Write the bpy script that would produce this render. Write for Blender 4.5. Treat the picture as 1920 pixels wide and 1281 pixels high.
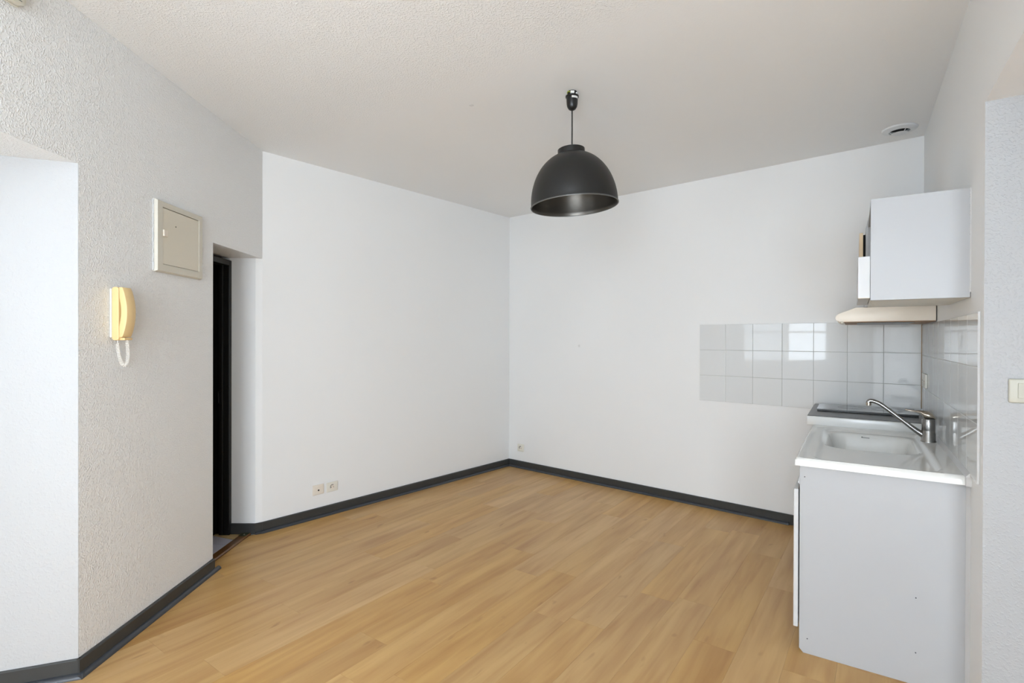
import bpy, bmesh, math, random
from mathutils import Vector, Matrix

random.seed(7)
for o in list(bpy.data.objects):
    bpy.data.objects.remove(o, do_unlink=True)
scene = bpy.context.scene
COL = scene.collection
PI = math.pi

# ------------------------------------------------------------------ camera
FPX = 978.4
cam_d = bpy.data.cameras.new('camera')
cam_d.sensor_width = 36.0
cam_d.lens = FPX / 1920 * 36.0
cam_d.clip_start = 0.02
cam = bpy.data.objects.new('camera', cam_d)
COL.objects.link(cam)
CAM_H = 1.38
cam.matrix_world = (Matrix.Translation((0, 0, CAM_H)) @ Matrix.Rotation(PI / 2 - 0.0039, 4, 'X')
                    @ Matrix.Rotation(0.0029, 4, 'Z'))
scene.camera = cam

# ------------------------------------------------------------------ world: bright overcast sky seen through the windows
world = bpy.data.worlds.new('World')
scene.world = world
world.use_nodes = True
wn = world.node_tree.nodes
bg = wn['Background']
bg.inputs['Color'].default_value = (0.825, 0.92, 1.015, 1)
bg.inputs['Strength'].default_value = 1.0

vs = scene.view_settings
vs.view_transform = 'Standard'
vs.look = 'None'
vs.gamma = 1.0
vs.use_curve_mapping = False
vs.exposure = 0.46
scene.cycles.use_denoising = True
scene.cycles.use_adaptive_sampling = True
scene.cycles.adaptive_threshold = 0.1
scene.cycles.adaptive_min_samples = 16
scene.cycles.max_bounces = 10
scene.cycles.diffuse_bounces = 4
scene.cycles.glossy_bounces = 6
scene.cycles.transparent_max_bounces = 12
scene.cycles.sample_clamp_indirect = 8.0
scene.cycles.caustics_reflective = False
scene.cycles.caustics_refractive = False


SKY = (0.82, 0.92, 1.025)


def daylight(name, loc, normal, sx, sy, radiance):
    """sky light entering through a window: an area light filling the opening outside the panes"""
    ld = bpy.data.lights.new(name, 'AREA')
    ld.shape = 'RECTANGLE'
    ld.size, ld.size_y = sx, sy
    ld.color = SKY
    ld.energy = radiance * PI * sx * sy
    lo = bpy.data.objects.new(name, ld)
    lo.location = loc
    lo.rotation_euler = Vector((-normal[0], -normal[1], 0)).to_track_quat('Z', 'Y').to_euler()
    COL.objects.link(lo)
    return lo


# unseen tall and narrow windows added in the rear wall for light, two casements in the left embrasure
daylight('added_light_rear_tall', (-1.03, -1.84, 1.335), (0, 1), 1.14, 2.57, 12.6)
daylight('added_light_rear', (0.15, -1.84, 1.095), (0, 1), 0.90, 2.09, 10.5)
daylight('daylight_left', (-2.32, 0.285, 1.50), (1, 0), 0.81, 1.04, 4.8)
daylight('daylight_left_dim', (-2.32, 1.12, 1.50), (1, 0), 0.86, 1.04, 1.5)


# ------------------------------------------------------------------ room plan (metres, camera above the origin, looking +Y)
N = Vector((-1.7659, 2.1274))     # edge of the left window embrasure
L = Vector((-1.7763, 3.7138))     # corner left wall / back left wall
B = Vector((-0.029, 5.7193))      # far corner
R = Vector((2.6776, 3.3986))      # corner behind the kitchenette
E = Vector((1.6234, 1.7957))      # end of the right wall
HC = 2.7135                       # ceiling height
DOOR_Y = 3.092                    # near side of the doorway
LINTEL = 1.9486
HEAD_L = 2.0917                   # header of the left embrasure
HEAD_R = 2.2019                   # header of the right alcove
YR = -1.35                        # rear wall
XL_OUT = -2.34                    # outer face of the left wall
BB = 0.075                        # baseboard height

w_ = (R - E).normalized()
a_ = -w_
b_ = Vector((-w_.y, w_.x))
E2 = E - b_ * 1.5
tF = (E2.y - YR) / -a_.y
F = E2 + a_ * tF
tG = (E.y - YR) / -a_.y
EH = E + a_ * tG                  # where the alcove header meets the rear wall
G = Vector((-1.7659, YR))
ld_ = (L - N).normalized()


def frame(origin, n):
    """wall frame: x to the right seen from the room, y into the wall, z up"""
    n = Vector((n[0], n[1])).normalized()
    x = Vector((-n.y, n.x))
    m = Matrix.Identity(4)
    m[0][0], m[1][0] = x.x, x.y
    m[0][1], m[1][1] = -n.x, -n.y
    m[0][3], m[1][3] = origin[0], origin[1]
    return m


FW = Matrix.Identity(4)
F_LEFT = frame(N, (ld_.y, -ld_.x))
bl_ = (B - L).normalized()
F_BL = frame(L, (bl_.y, -bl_.x))
br_ = (R - B).normalized()
F_BR = frame(B, (br_.y, -br_.x))
LEN_BL = (B - L).length
LEN_BR = (R - B).length
F_RIGHT = frame(R, b_)            # x = distance from the corner along the right wall, y = -distance from it
F_REC = frame(E, a_)              # the alcove face that carries the switch


# ------------------------------------------------------------------ materials
def lin(r, g, b):
    def f(c):
        c /= 255.0
        return c / 12.92 if c <= 0.04045 else ((c + 0.055) / 1.055) ** 2.4
    return (f(r), f(g), f(b), 1.0)


def new_mat(name):
    m = bpy.data.materials.new(name)
    m.use_nodes = True
    nt = m.node_tree
    return m, nt, nt.nodes, nt.links, nt.nodes['Principled BSDF']


def simple(name, col, rough=0.5, metal=0.0, spec=0.5, noise=0.0, nscale=8.0, bump=0.0, bscale=200.0, coat=0.0):
    m, nt, nd, lk, p = new_mat(name)
    p.inputs['Roughness'].default_value = rough
    p.inputs['Metallic'].default_value = metal
    p.inputs['Specular IOR Level'].default_value = spec
    p.inputs['Coat Weight'].default_value = coat
    if noise <= 0 and bump <= 0:
        p.inputs['Base Color'].default_value = (*col[:3], 1)
        return m
    tc = nd.new('ShaderNodeTexCoord')
    nz = nd.new('ShaderNodeTexNoise')
    nz.inputs['Scale'].default_value = nscale
    nz.inputs['Detail'].default_value = 2
    lk.new(tc.outputs['Object'], nz.inputs['Vector'])
    mx = nd.new('ShaderNodeMix')
    mx.data_type = 'RGBA'
    c = Vector(col[:3])
    mx.inputs[6].default_value = (*(c * (1 - noise)), 1)
    mx.inputs[7].default_value = (*(c * (1 + noise * 0.6)), 1)
    lk.new(nz.outputs['Fac'], mx.inputs[0])
    lk.new(mx.outputs[2], p.inputs['Base Color'])
    if bump > 0:
        n2 = nd.new('ShaderNodeTexNoise')
        n2.inputs['Scale'].default_value = bscale
        n2.inputs['Detail'].default_value = 3
        lk.new(tc.outputs['Object'], n2.inputs['Vector'])
        bp = nd.new('ShaderNodeBump')
        bp.inputs['Strength'].default_value = bump
        bp.inputs['Distance'].default_value = 0.002
        lk.new(n2.outputs['Fac'], bp.inputs['Height'])
        lk.new(bp.outputs['Normal'], p.inputs['Normal'])
    return m


def plaster(name, col, dist, scale, rough=0.55, strength=1.0, mask=None, spec=0.4, tone=0.02):
    """painted plaster; grains of roughcast from two noises"""
    m, nt, nd, lk, p = new_mat(name)
    p.inputs['Roughness'].default_value = rough
    p.inputs['Specular IOR Level'].default_value = spec
    tc = nd.new('ShaderNodeTexCoord')
    big = nd.new('ShaderNodeTexNoise')
    big.inputs['Scale'].default_value = 1.3
    big.inputs['Detail'].default_value = 0
    lk.new(tc.outputs['Object'], big.inputs['Vector'])
    mx = nd.new('ShaderNodeMix')
    mx.data_type = 'RGBA'
    c = Vector(col[:3])
    mx.inputs[6].default_value = (*(c * (1 - tone)), 1)
    mx.inputs[7].default_value = (*(c * (1 + tone)), 1)
    lk.new(big.outputs['Fac'], mx.inputs[0])
    lk.new(mx.outputs[2], p.inputs['Base Color'])
    n1 = nd.new('ShaderNodeTexNoise')
    n1.inputs['Scale'].default_value = scale
    n1.inputs['Detail'].default_value = 1.0
    n1.inputs['Roughness'].default_value = 0.55
    n1.inputs['Distortion'].default_value = 0.0
    lk.new(tc.outputs['Object'], n1.inputs['Vector'])
    rp = nd.new('ShaderNodeMapRange')
    rp.inputs['From Min'].default_value = 0.46
    rp.inputs['From Max'].default_value = 0.72
    rp.interpolation_type = 'SMOOTHSTEP'
    lk.new(n1.outputs['Fac'], rp.inputs['Value'])
    if dist <= 0:
        return m
    bp = nd.new('ShaderNodeBump')
    bp.inputs['Distance'].default_value = dist
    bp.inputs['Strength'].default_value = strength
    lk.new(rp.outputs['Result'], bp.inputs['Height'])
    if mask:
        # the roughcast stops along a line across the surface: beyond it the plaster is smooth
        nx, ny, off, sharp = mask
        sp = nd.new('ShaderNodeSeparateXYZ')
        lk.new(tc.outputs['Object'], sp.inputs[0])
        m1 = nd.new('ShaderNodeMath'); m1.operation = 'MULTIPLY'; m1.inputs[1].default_value = nx
        m2 = nd.new('ShaderNodeMath'); m2.operation = 'MULTIPLY_ADD'; m2.inputs[1].default_value = ny
        lk.new(sp.outputs['X'], m1.inputs[0])
        lk.new(sp.outputs['Y'], m2.inputs[0])
        lk.new(m1.outputs[0], m2.inputs[2])
        mr = nd.new('ShaderNodeMapRange')
        mr.inputs['From Min'].default_value = off - sharp
        mr.inputs['From Max'].default_value = off + sharp
        mr.inputs['To Min'].default_value = strength
        mr.inputs['To Max'].default_value = strength * 0.12
        lk.new(m2.outputs[0], mr.inputs['Value'])
        lk.new(mr.outputs['Result'], bp.inputs['Strength'])
    lk.new(bp.outputs['Normal'], p.inputs['Normal'])
    return m


WHITE = (0.88, 0.88, 0.87)
M = {}
M['rough_wall'] = plaster('roughcast_white_paint', WHITE, 0.0040, 140, rough=0.36, strength=0.5, spec=0.5)
M['smooth_wall'] = plaster('smooth_white_paint', WHITE, 0.0, 60, rough=0.5, strength=0.2)
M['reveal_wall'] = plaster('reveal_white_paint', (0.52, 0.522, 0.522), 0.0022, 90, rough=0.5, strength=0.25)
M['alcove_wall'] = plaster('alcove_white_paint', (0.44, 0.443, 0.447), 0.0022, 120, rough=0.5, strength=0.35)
M['ceiling'] = plaster('ceiling_white_paint', WHITE, 0.0040, 115, rough=0.45, strength=0.45, mask=(0.62, 0.785, 1.95, 0.10))
M['soffit'] = plaster('shade_toned_soffit', (0.27, 0.258, 0.235), 0.0, 60, rough=0.6, strength=0.2)  # shade on the alcove ceiling put into a darker beige colour
M['base'] = simple('charcoal_paint', lin(58, 59, 58), 0.42, noise=0.12, nscale=14, bump=0.15, bscale=60)
M['round'] = simple('charcoal_gloss_moulding', lin(58, 61, 66), 0.3, noise=0.10, nscale=10)
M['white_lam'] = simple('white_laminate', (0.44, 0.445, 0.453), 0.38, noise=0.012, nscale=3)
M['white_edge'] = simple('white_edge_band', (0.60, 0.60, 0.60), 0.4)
M['ceramic'] = simple('white_sink_resin', (0.74, 0.735, 0.705), 0.09, spec=0.55, noise=0.012, nscale=4)
M['worktop_edge'] = simple('white_worktop_edge', (0.72, 0.72, 0.70), 0.2)
M['steel_plate'] = simple('brushed_steel_plate', lin(78, 77, 75), 0.32, metal=0.5, noise=0.15, nscale=30)
M['hob_glass'] = simple('black_hob_glass', lin(70, 70, 70), 0.06, spec=1.0, noise=0.02)
M['hob_ring'] = simple('hob_ring_print', lin(26, 26, 26), 0.12)
M['black'] = simple('black_hob_edge', lin(8, 8, 8), 0.3)
M['chrome'] = simple('worn_chrome', (0.30, 0.295, 0.285), 0.26, metal=1.0, noise=0.25, nscale=60)
M['lever'] = simple('chrome_lever', (0.50, 0.45, 0.38), 0.2, metal=1.0, noise=0.1, nscale=30)
M['beige'] = simple('beige_hood_enamel', lin(250, 239, 223), 0.4, noise=0.05, nscale=5)
M['brown_stain'] = simple('grease_stained_edge', lin(150, 112, 70), 0.5, noise=0.4, nscale=30)
M['wood_trim'] = simple('pale_wood_edge', lin(228, 205, 170), 0.5, noise=0.1, nscale=20)
M['lamp'] = simple('black_satin_lamp_metal', lin(25, 25, 24), 0.42, noise=0.25, nscale=7, bump=0.05, bscale=150)
M['lamp_in'] = simple('grey_lamp_lining', lin(98, 94, 88), 0.34, metal=0.8, noise=0.1, nscale=3)
M['lamp_rim'] = simple('grey_lamp_rim', lin(96, 96, 94), 0.4, metal=0.4)  # rim a lighter grey than the dome
M['black_plastic'] = simple('black_plastic', lin(20, 20, 20), 0.35)
M['cable'] = simple('black_cable', lin(18, 18, 18), 0.55)
M['label'] = simple('white_paper_label', lin(225, 225, 222), 0.6)
M['green_wire'] = simple('green_yellow_wire', lin(150, 160, 40), 0.5)
M['panel'] = simple('beige_panel_plastic', lin(214, 209, 195), 0.42, noise=0.02, nscale=6)
M['panel_door'] = simple('beige_panel_door', lin(222, 215, 198), 0.4, noise=0.02, nscale=6)
M['phone'] = simple('yellowed_cream_plastic', lin(238, 207, 150), 0.38, noise=0.03, nscale=14)
M['phone_back'] = simple('white_backplate', lin(214, 212, 206), 0.4)
M['cord'] = simple('white_coiled_cord', lin(246, 243, 236), 0.4)
M['plastic'] = simple('ivory_plastic', lin(232, 228, 216), 0.35)
M['plastic_beige'] = simple('beige_plastic', lin(236, 226, 212), 0.4)
M['switch_plastic'] = simple('ivory_switch_plastic', lin(186, 184, 170), 0.4)
M['dark_hole'] = simple('dark_hole', lin(14, 13, 12), 0.8)
M['steel_pin'] = simple('steel_pin', (0.55, 0.55, 0.55), 0.3, metal=1.0)
M['door_black'] = simple('black_brown_door_paint', lin(20, 19, 17), 0.42, noise=0.2, nscale=5)
M['threshold'] = simple('varnished_brown_threshold', lin(112, 74, 34), 0.3, noise=0.35, nscale=12)
M['brass'] = simple('dull_brass_plate', lin(86, 92, 66), 0.35, metal=0.5, noise=0.3, nscale=40)
M['tan_wood'] = simple('tan_wood_filler', lin(206, 176, 126), 0.55, noise=0.15, nscale=14)
M['grey_tile'] = simple('lilac_grey_floor_tile', lin(196, 193, 204), 0.35, noise=0.08, nscale=8)
M['grey_grout'] = simple('grey_floor_grout', lin(96, 94, 98), 0.8)
M['subfloor'] = simple('dark_subfloor', lin(140, 108, 70), 0.8)
M['wall_tile'] = simple('glossy_white_wall_tile', (0.76, 0.77, 0.765), 0.035, spec=0.62, noise=0.008, nscale=2)
M['grout'] = simple('grey_tile_grout', lin(172, 172, 166), 0.8, noise=0.1, nscale=30)
M['grout_white'] = simple('white_tile_grout', lin(206, 206, 202), 0.8)
M['grout_brown'] = simple('stained_grout', lin(176, 148, 112), 0.8, noise=0.25, nscale=25)
M['win_frame'] = simple('white_window_frame', (0.8, 0.8, 0.79), 0.35)
M['vent'] = simple('white_vent_plastic', (0.74, 0.76, 0.77), 0.35)
M['patch'] = simple('grey_filler', lin(226, 226, 224), 0.7)
M['screw'] = simple('dark_screw_hole', lin(60, 60, 66), 0.6)
M['logo'] = simple('grey_sink_mark', lin(120, 120, 118), 0.5)


def glass_mat():
    m, nt, nd, lk, p = new_mat('window_glass')
    out = nd['Material Output']
    tr = nd.new('ShaderNodeBsdfTransparent')
    gl = nd.new('ShaderNodeBsdfGlossy')
    gl.inputs['Roughness'].default_value = 0.0
    fr = nd.new('ShaderNodeFresnel')
    fr.inputs['IOR'].default_value = 1.45
    mx = nd.new('ShaderNodeMixShader')
    geo = nd.new('ShaderNodeNewGeometry')       # only the entry face reflects, so the pane is not a total internal reflector
    inv = nd.new('ShaderNodeMath'); inv.operation = 'SUBTRACT'; inv.inputs[0].default_value = 1.0
    ml = nd.new('ShaderNodeMath'); ml.operation = 'MULTIPLY'
    lk.new(geo.outputs['Backfacing'], inv.inputs[1])
    lk.new(fr.outputs[0], ml.inputs[0]); lk.new(inv.outputs[0], ml.inputs[1])
    lk.new(ml.outputs[0], mx.inputs[0])
    lk.new(tr.outputs[0], mx.inputs[1])
    lk.new(gl.outputs[0], mx.inputs[2])
    lk.new(mx.outputs[0], out.inputs['Surface'])
    return m


M['glass'] = glass_mat()

PLANK_ANG = math.radians(54.4)


def plank_mat():
    m, nt, nd, lk, p = new_mat('light_oak_plank')
    tc = nd.new('ShaderNodeTexCoord')
    oi = nd.new('ShaderNodeObjectInfo')
    # along-plank coordinates with a random shift for every plank
    mp = nd.new('ShaderNodeMapping')
    mp.vector_type = 'TEXTURE'
    mp.inputs['Rotation'].default_value = (0, 0, PLANK_ANG)
    lk.new(tc.outputs['Object'], mp.inputs['Vector'])
    mul = nd.new('ShaderNodeMath'); mul.operation = 'MULTIPLY'; mul.inputs[1].default_value = 57.0
    lk.new(oi.outputs['Random'], mul.inputs[0])
    cx = nd.new('ShaderNodeCombineXYZ')
    lk.new(mul.outputs[0], cx.inputs[0]); lk.new(mul.outputs[0], cx.inputs[2])
    va = nd.new('ShaderNodeVectorMath'); va.operation = 'ADD'
    lk.new(mp.outputs[0], va.inputs[0]); lk.new(cx.outputs[0], va.inputs[1])

    def noise(sx, sy, detail, dist=0.0, rough=0.55):
        sc = nd.new('ShaderNodeVectorMath'); sc.operation = 'MULTIPLY'
        sc.inputs[1].default_value = (sx, sy, 1)
        lk.new(va.outputs[0], sc.inputs[0])
        n = nd.new('ShaderNodeTexNoise')
        n.inputs['Scale'].default_value = 1.0
        n.inputs['Detail'].default_value = detail
        n.inputs['Distortion'].default_value = dist
        n.inputs['Roughness'].default_value = rough
        lk.new(sc.outputs[0], n.inputs['Vector'])
        return n
    broad = noise(1.2, 11.0, 2, 0.3, 0.5)
    fine = noise(4.0, 95.0, 2, 0.2, 0.6)
    mid = noise(2.0, 22.0, 2, 0.5, 0.5)
    knot = noise(6.5, 17.0, 1.0, 0.3)
    cr = nd.new('ShaderNodeValToRGB')
    cr.color_ramp.elements[0].position = 0.30
    cr.color_ramp.elements[0].color = lin(187, 142, 83)
    cr.color_ramp.elements[1].position = 0.68
    cr.color_ramp.elements[1].color = lin(208, 167, 105)
    lk.new(broad.outputs['Fac'], cr.inputs[0])
    # plank tone
    hsv = nd.new('ShaderNodeHueSaturation')
    mr = nd.new('ShaderNodeMapRange')
    mr.inputs['To Min'].default_value = 0.965
    mr.inputs['To Max'].default_value = 1.04
    lk.new(oi.outputs['Random'], mr.inputs['Value'])
    lk.new(mr.outputs[0], hsv.inputs['Value'])
    mr2 = nd.new('ShaderNodeMath'); mr2.operation = 'MULTIPLY'; mr2.inputs[1].default_value = 7.31
    fr2 = nd.new('ShaderNodeMath'); fr2.operation = 'FRACT'
    lk.new(oi.outputs['Random'], mr2.inputs[0]); lk.new(mr2.outputs[0], fr2.inputs[0])
    ms = nd.new('ShaderNodeMapRange')
    ms.inputs['To Min'].default_value = 0.93
    ms.inputs['To Max'].default_value = 1.03
    lk.new(fr2.outputs[0], ms.inputs['Value'])
    lk.new(ms.outputs[0], hsv.inputs['Saturation'])
    lk.new(cr.outputs[0], hsv.inputs['Color'])
    # grain streaks
    def darken(col_out, fac_out, lo, hi, colour, amount):
        r = nd.new('ShaderNodeMapRange')
        r.inputs['From Min'].default_value = lo
        r.inputs['From Max'].default_value = hi
        r.inputs['To Max'].default_value = amount
        lk.new(fac_out, r.inputs['Value'])
        x = nd.new('ShaderNodeMix'); x.data_type = 'RGBA'; x.blend_type = 'MULTIPLY'
        x.inputs[7].default_value = colour
        lk.new(r.outputs[0], x.inputs[0]); lk.new(col_out, x.inputs[6])
        return x.outputs[2]
    c1 = darken(hsv.outputs[0], mid.outputs['Fac'], 0.48, 0.72, (0.80, 0.70, 0.58, 1), 0.62)
    c2 = darken(c1, fine.outputs['Fac'], 0.50, 0.78, (0.88, 0.83, 0.76, 1), 0.3)
    c3 = darken(c2, knot.outputs['Fac'], 0.71, 0.82, (0.60, 0.50, 0.42, 1), 0.7)
    lk.new(c3, p.inputs['Base Color'])
    p.inputs['Roughness'].default_value = 0.36
    p.inputs['Specular IOR Level'].default_value = 0.5
    bp = nd.new('ShaderNodeBump')
    bp.inputs['Strength'].default_value = 0.12
    bp.inputs['Distance'].default_value = 0.001
    lk.new(fine.outputs['Fac'], bp.inputs['Height'])
    lk.new(bp.outputs['Normal'], p.inputs['Normal'])
    return m


M['plank'] = plank_mat()


# ------------------------------------------------------------------ mesh helpers
def bm_box(bm, x0, x1, y0, y1, z0, z1, bevel=0.0, seg=2):
    t = bmesh.new()
    r = bmesh.ops.create_cube(t, size=1.0)
    bmesh.ops.scale(t, vec=(abs(x1 - x0), abs(y1 - y0), abs(z1 - z0)), verts=t.verts)
    bmesh.ops.translate(t, vec=((x0 + x1) / 2, (y0 + y1) / 2, (z0 + z1) / 2), verts=t.verts)
    if bevel > 0:
        bmesh.ops.bevel(t, geom=list(t.edges), offset=bevel, segments=seg, profile=0.5, affect='EDGES')
    merge(bm, t)
    return bm


def merge(bm, t):
    me = bpy.data.meshes.new('tmp')
    t.to_mesh(me)
    t.free()
    bm.from_mesh(me)
    bpy.data.meshes.remove(me)


def bm_prism(bm, pts, z0, z1, axis='Z', bevel=0.0, seg=2):
    """polygon pts extruded; axis Z: pts are (x, y); axis X: pts are (y, z), extruded in x; axis Y: pts are (x, z)"""
    t = bmesh.new()
    def mk(p, h):
        if axis == 'Z':
            return (p[0], p[1], h)
        if axis == 'X':
            return (h, p[0], p[1])
        return (p[0], h, p[1])
    lo = [t.verts.new(mk(p, z0)) for p in pts]
    hi = [t.verts.new(mk(p, z1)) for p in pts]
    n = len(pts)
    t.faces.new(lo)
    t.faces.new(hi)
    for i in range(n):
        t.faces.new((lo[i], lo[(i + 1) % n], hi[(i + 1) % n], hi[i]))
    bmesh.ops.recalc_face_normals(t, faces=t.faces)
    if bevel > 0:
        bmesh.ops.bevel(t, geom=list(t.edges), offset=bevel, segments=seg, profile=0.5, affect='EDGES')
    merge(bm, t)
    return bm


def bm_lathe(bm, prof, steps=48, centre=(0, 0, 0), axis='Z'):
    """profile of (radius, height) turned around an axis; radius 0 closes the end"""
    t = bmesh.new()
    rings = []
    for r, h in prof:
        if r <= 1e-6:
            rings.append([t.verts.new((0, 0, h))])
        else:
            rings.append([t.verts.new((r * math.cos(2 * PI * k / steps), r * math.sin(2 * PI * k / steps), h)) for k in range(steps)])
    for i in range(len(rings) - 1):
        p, q = rings[i], rings[i + 1]
        for k in range(steps):
            k2 = (k + 1) % steps
            if len(p) == 1 and len(q) == 1:
                continue
            if len(p) == 1:
                t.faces.new((p[0], q[k2], q[k]))
            elif len(q) == 1:
                t.faces.new((p[k], p[k2], q[0]))
            else:
                t.faces.new((p[k], p[k2], q[k2], q[k]))
    if axis == 'Y':
        bmesh.ops.rotate(t, cent=(0, 0, 0), matrix=Matrix.Rotation(PI / 2, 3, 'X'), verts=t.verts)   # height -> -y
    bmesh.ops.translate(t, vec=centre, verts=t.verts)
    bmesh.ops.recalc_face_normals(t, faces=t.faces)
    merge(bm, t)
    return bm


def bm_tube(bm, pts, rad, sides=10, cap=True):
    t = bmesh.new()
    pts = [Vector(p) for p in pts]
    n = len(pts)
    rr = rad if isinstance(rad, (list, tuple)) else [rad] * n
    up = None
    rings = []
    for i, p in enumerate(pts):
        d = (pts[min(i + 1, n - 1)] - pts[max(i - 1, 0)]).normalized()
        if up is None:
            up = d.orthogonal().normalized()
        u = (up - d * up.dot(d))
        u = u.normalized() if u.length > 1e-6 else d.orthogonal().normalized()
        up = u
        v = d.cross(u)
        rings.append([t.verts.new(p + (u * math.cos(2 * PI * k / sides) + v * math.sin(2 * PI * k / sides)) * rr[i]) for k in range(sides)])
    for i in range(n - 1):
        for k in range(sides):
            k2 = (k + 1) % sides
            t.faces.new((rings[i][k], rings[i][k2], rings[i + 1][k2], rings[i + 1][k]))
    if cap:
        t.faces.new(rings[0][::-1])
        t.faces.new(rings[-1])
    bmesh.ops.recalc_face_normals(t, faces=t.faces)
    merge(bm, t)
    return bm


def catmull(pts, k=8):
    pts = [Vector(p) for p in pts]
    out = []
    P = [pts[0] * 2 - pts[1]] + pts + [pts[-1] * 2 - pts[-2]]
    for i in range(1, len(P) - 2):
        p0, p1, p2, p3 = P[i - 1:i + 3]
        for j in range(k):
            s = j / k
            out.append(0.5 * ((2 * p1) + (p2 - p0) * s + (2 * p0 - 5 * p1 + 4 * p2 - p3) * s * s + (3 * p1 - p0 - 3 * p2 + p3) * s ** 3))
    out.append(pts[-1])
    return out


def to_obj(name, bm, mat, parent=None, smooth=False, angle=35):
    me = bpy.data.meshes.new(name)
    bm.to_mesh(me)
    bm.free()
    me.materials.append(M[mat] if isinstance(mat, str) else mat)
    if smooth:
        me.shade_smooth()
        try:
            me.set_sharp_from_angle(angle=math.radians(angle))
        except Exception:
            pass
    o = bpy.data.objects.new(name, me)
    COL.objects.link(o)
    if parent:
        o.parent = parent
    return o


class Thing:
    """an Empty at the thing's base; parts are given in the coordinates of a wall frame (or the world)"""
    def __init__(self, name, label, cat, origin, fr=FW, group=None, kind=None):
        self.o = bpy.data.objects.new(name, None)
        self.o.empty_display_size = 0.05
        COL.objects.link(self.o)
        self.origin = Vector(origin)
        self.o.matrix_world = fr @ Matrix.Translation(self.origin)
        if label:
            self.o['label'] = label
        if cat:
            self.o['category'] = cat
        if group:
            self.o['group'] = group
        if kind:
            self.o['kind'] = kind

    def add(self, name, bm, mat, parent=None, smooth=False, angle=35, label=None):
        bmesh.ops.translate(bm, vec=-self.origin, verts=bm.verts)
        o = to_obj(name, bm, mat, parent or self.o, smooth, angle)
        if label:
            o['label'] = label
        return o


def structure(name, bm, mat, label, fr=None, smooth=False):
    o = to_obj(name, bm, mat, None, smooth)
    if fr is not None:
        o.matrix_world = fr
    o['kind'] = 'structure'
    o['label'] = label
    return o


def child(name, bm, mat, parent, smooth=False, label=None):
    o = to_obj(name, bm, mat, parent, smooth)
    if label:
        o['label'] = label
    return o


# ------------------------------------------------------------------ walls
def clip(poly, px, py, nx, ny):
    """keep the part of a plan polygon where (p - P) . n >= 0"""
    out = []
    for i in range(len(poly)):
        p, q = poly[i], poly[(i + 1) % len(poly)]
        dp = (p[0] - px) * nx + (p[1] - py) * ny
        dq = (q[0] - px) * nx + (q[1] - py) * ny
        if dp >= 0:
            out.append(p)
        if (dp >= 0) != (dq >= 0):
            s = dp / (dp - dq)
            out.append((p[0] + (q[0] - p[0]) * s, p[1] + (q[1] - p[1]) * s))
    return out


W1_Y0, W1_Y1 = -0.12, 1.55        # window in the left embrasure
W1_Z0, W1_Z1 = 0.98, 2.02
EMB_Y1 = 1.93                     # splayed reveal ends here at the outer face
EMB_Y0 = -0.30
REV_X = -2.20                     # inner face of the thin wall under the window
xw = N.x

# left wall: pier between embrasure and doorway, lintels, rear pier (faces on the room side are roughcast)
bm = bmesh.new()
Dx = N.x + (L.x - N.x) * (DOOR_Y - N.y) / (L.y - N.y)
revY = 2.0
bm_prism(bm, [(N.x, N.y), (Dx, DOOR_Y), (XL_OUT, DOOR_Y), (XL_OUT, 1.93), (REV_X, 1.965)], -0.05, HC)
bm_prism(bm, [(Dx, DOOR_Y), (L.x, L.y), (XL_OUT, L.y), (XL_OUT, DOOR_Y)], LINTEL, HC)
bm_prism(bm, [(N.x, EMB_Y0), (N.x, N.y), (REV_X, 1.965), (XL_OUT, 1.93), (XL_OUT, EMB_Y0)], HEAD_L, HC)
bm_prism(bm, [(N.x, YR), (N.x, EMB_Y0 - 0.15), (REV_X, EMB_Y0), (XL_OUT, EMB_Y0), (XL_OUT, YR)], -0.05, HC)
bm_prism(bm, [(N.x, EMB_Y0 - 0.15), (N.x, EMB_Y0), (REV_X, EMB_Y0)], HEAD_L, HC)
# remove the duplicate wedge above the rear pier by keeping it only as header
wall_left = structure('wall_left', bm, 'rough_wall', 'white roughcast wall with the doorway and the bright window embrasure')
# thin wall under and around the embrasure window
bm = bmesh.new()
bm_box(bm, XL_OUT, REV_X, EMB_Y0, 1.975, -0.05, W1_Z0)
bm_box(bm, XL_OUT, REV_X, EMB_Y0, 1.975, W1_Z1, HEAD_L)
bm_box(bm, XL_OUT, REV_X, EMB_Y0, W1_Y0, W1_Z0, W1_Z1)
bm_box(bm, XL_OUT, REV_X, W1_Y1, 1.975, W1_Z0, W1_Z1)
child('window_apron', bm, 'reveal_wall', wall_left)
# smooth plaster on the splayed reveal (the bright face beside the roughcast wall)
rv = Vector((REV_X - N.x, 1.965 - N.y))
rvn = Vector((-rv.y, rv.x)).normalized()
if rvn.y > 0:
    rvn = -rvn
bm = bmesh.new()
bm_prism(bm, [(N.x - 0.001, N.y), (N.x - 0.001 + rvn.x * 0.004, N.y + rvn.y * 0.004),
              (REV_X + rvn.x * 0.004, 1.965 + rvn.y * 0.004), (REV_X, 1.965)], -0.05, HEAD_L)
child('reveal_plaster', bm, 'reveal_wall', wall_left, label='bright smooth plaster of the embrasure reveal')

# back left wall with the doorway jamb at its near end
bm = bmesh.new()
nb = Vector((bl_.y, -bl_.x))
o1, o2 = L - nb * 0.16, B - nb * 0.16
JX, JY = -1.980, 3.686            # plaster jamb ends here, the black frame starts
bm_prism(bm, [tuple(L), tuple(B), (B.x, B.y + 0.3), (B.x - 0.4, B.y + 0.3), (XL_OUT, 4.0), (XL_OUT, JY), (-1.812, JY)], -0.05, HC)
wall_bl = structure('wall_back_left', bm, 'smooth_wall', 'smooth white wall from the doorway to the far corner')

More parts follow.
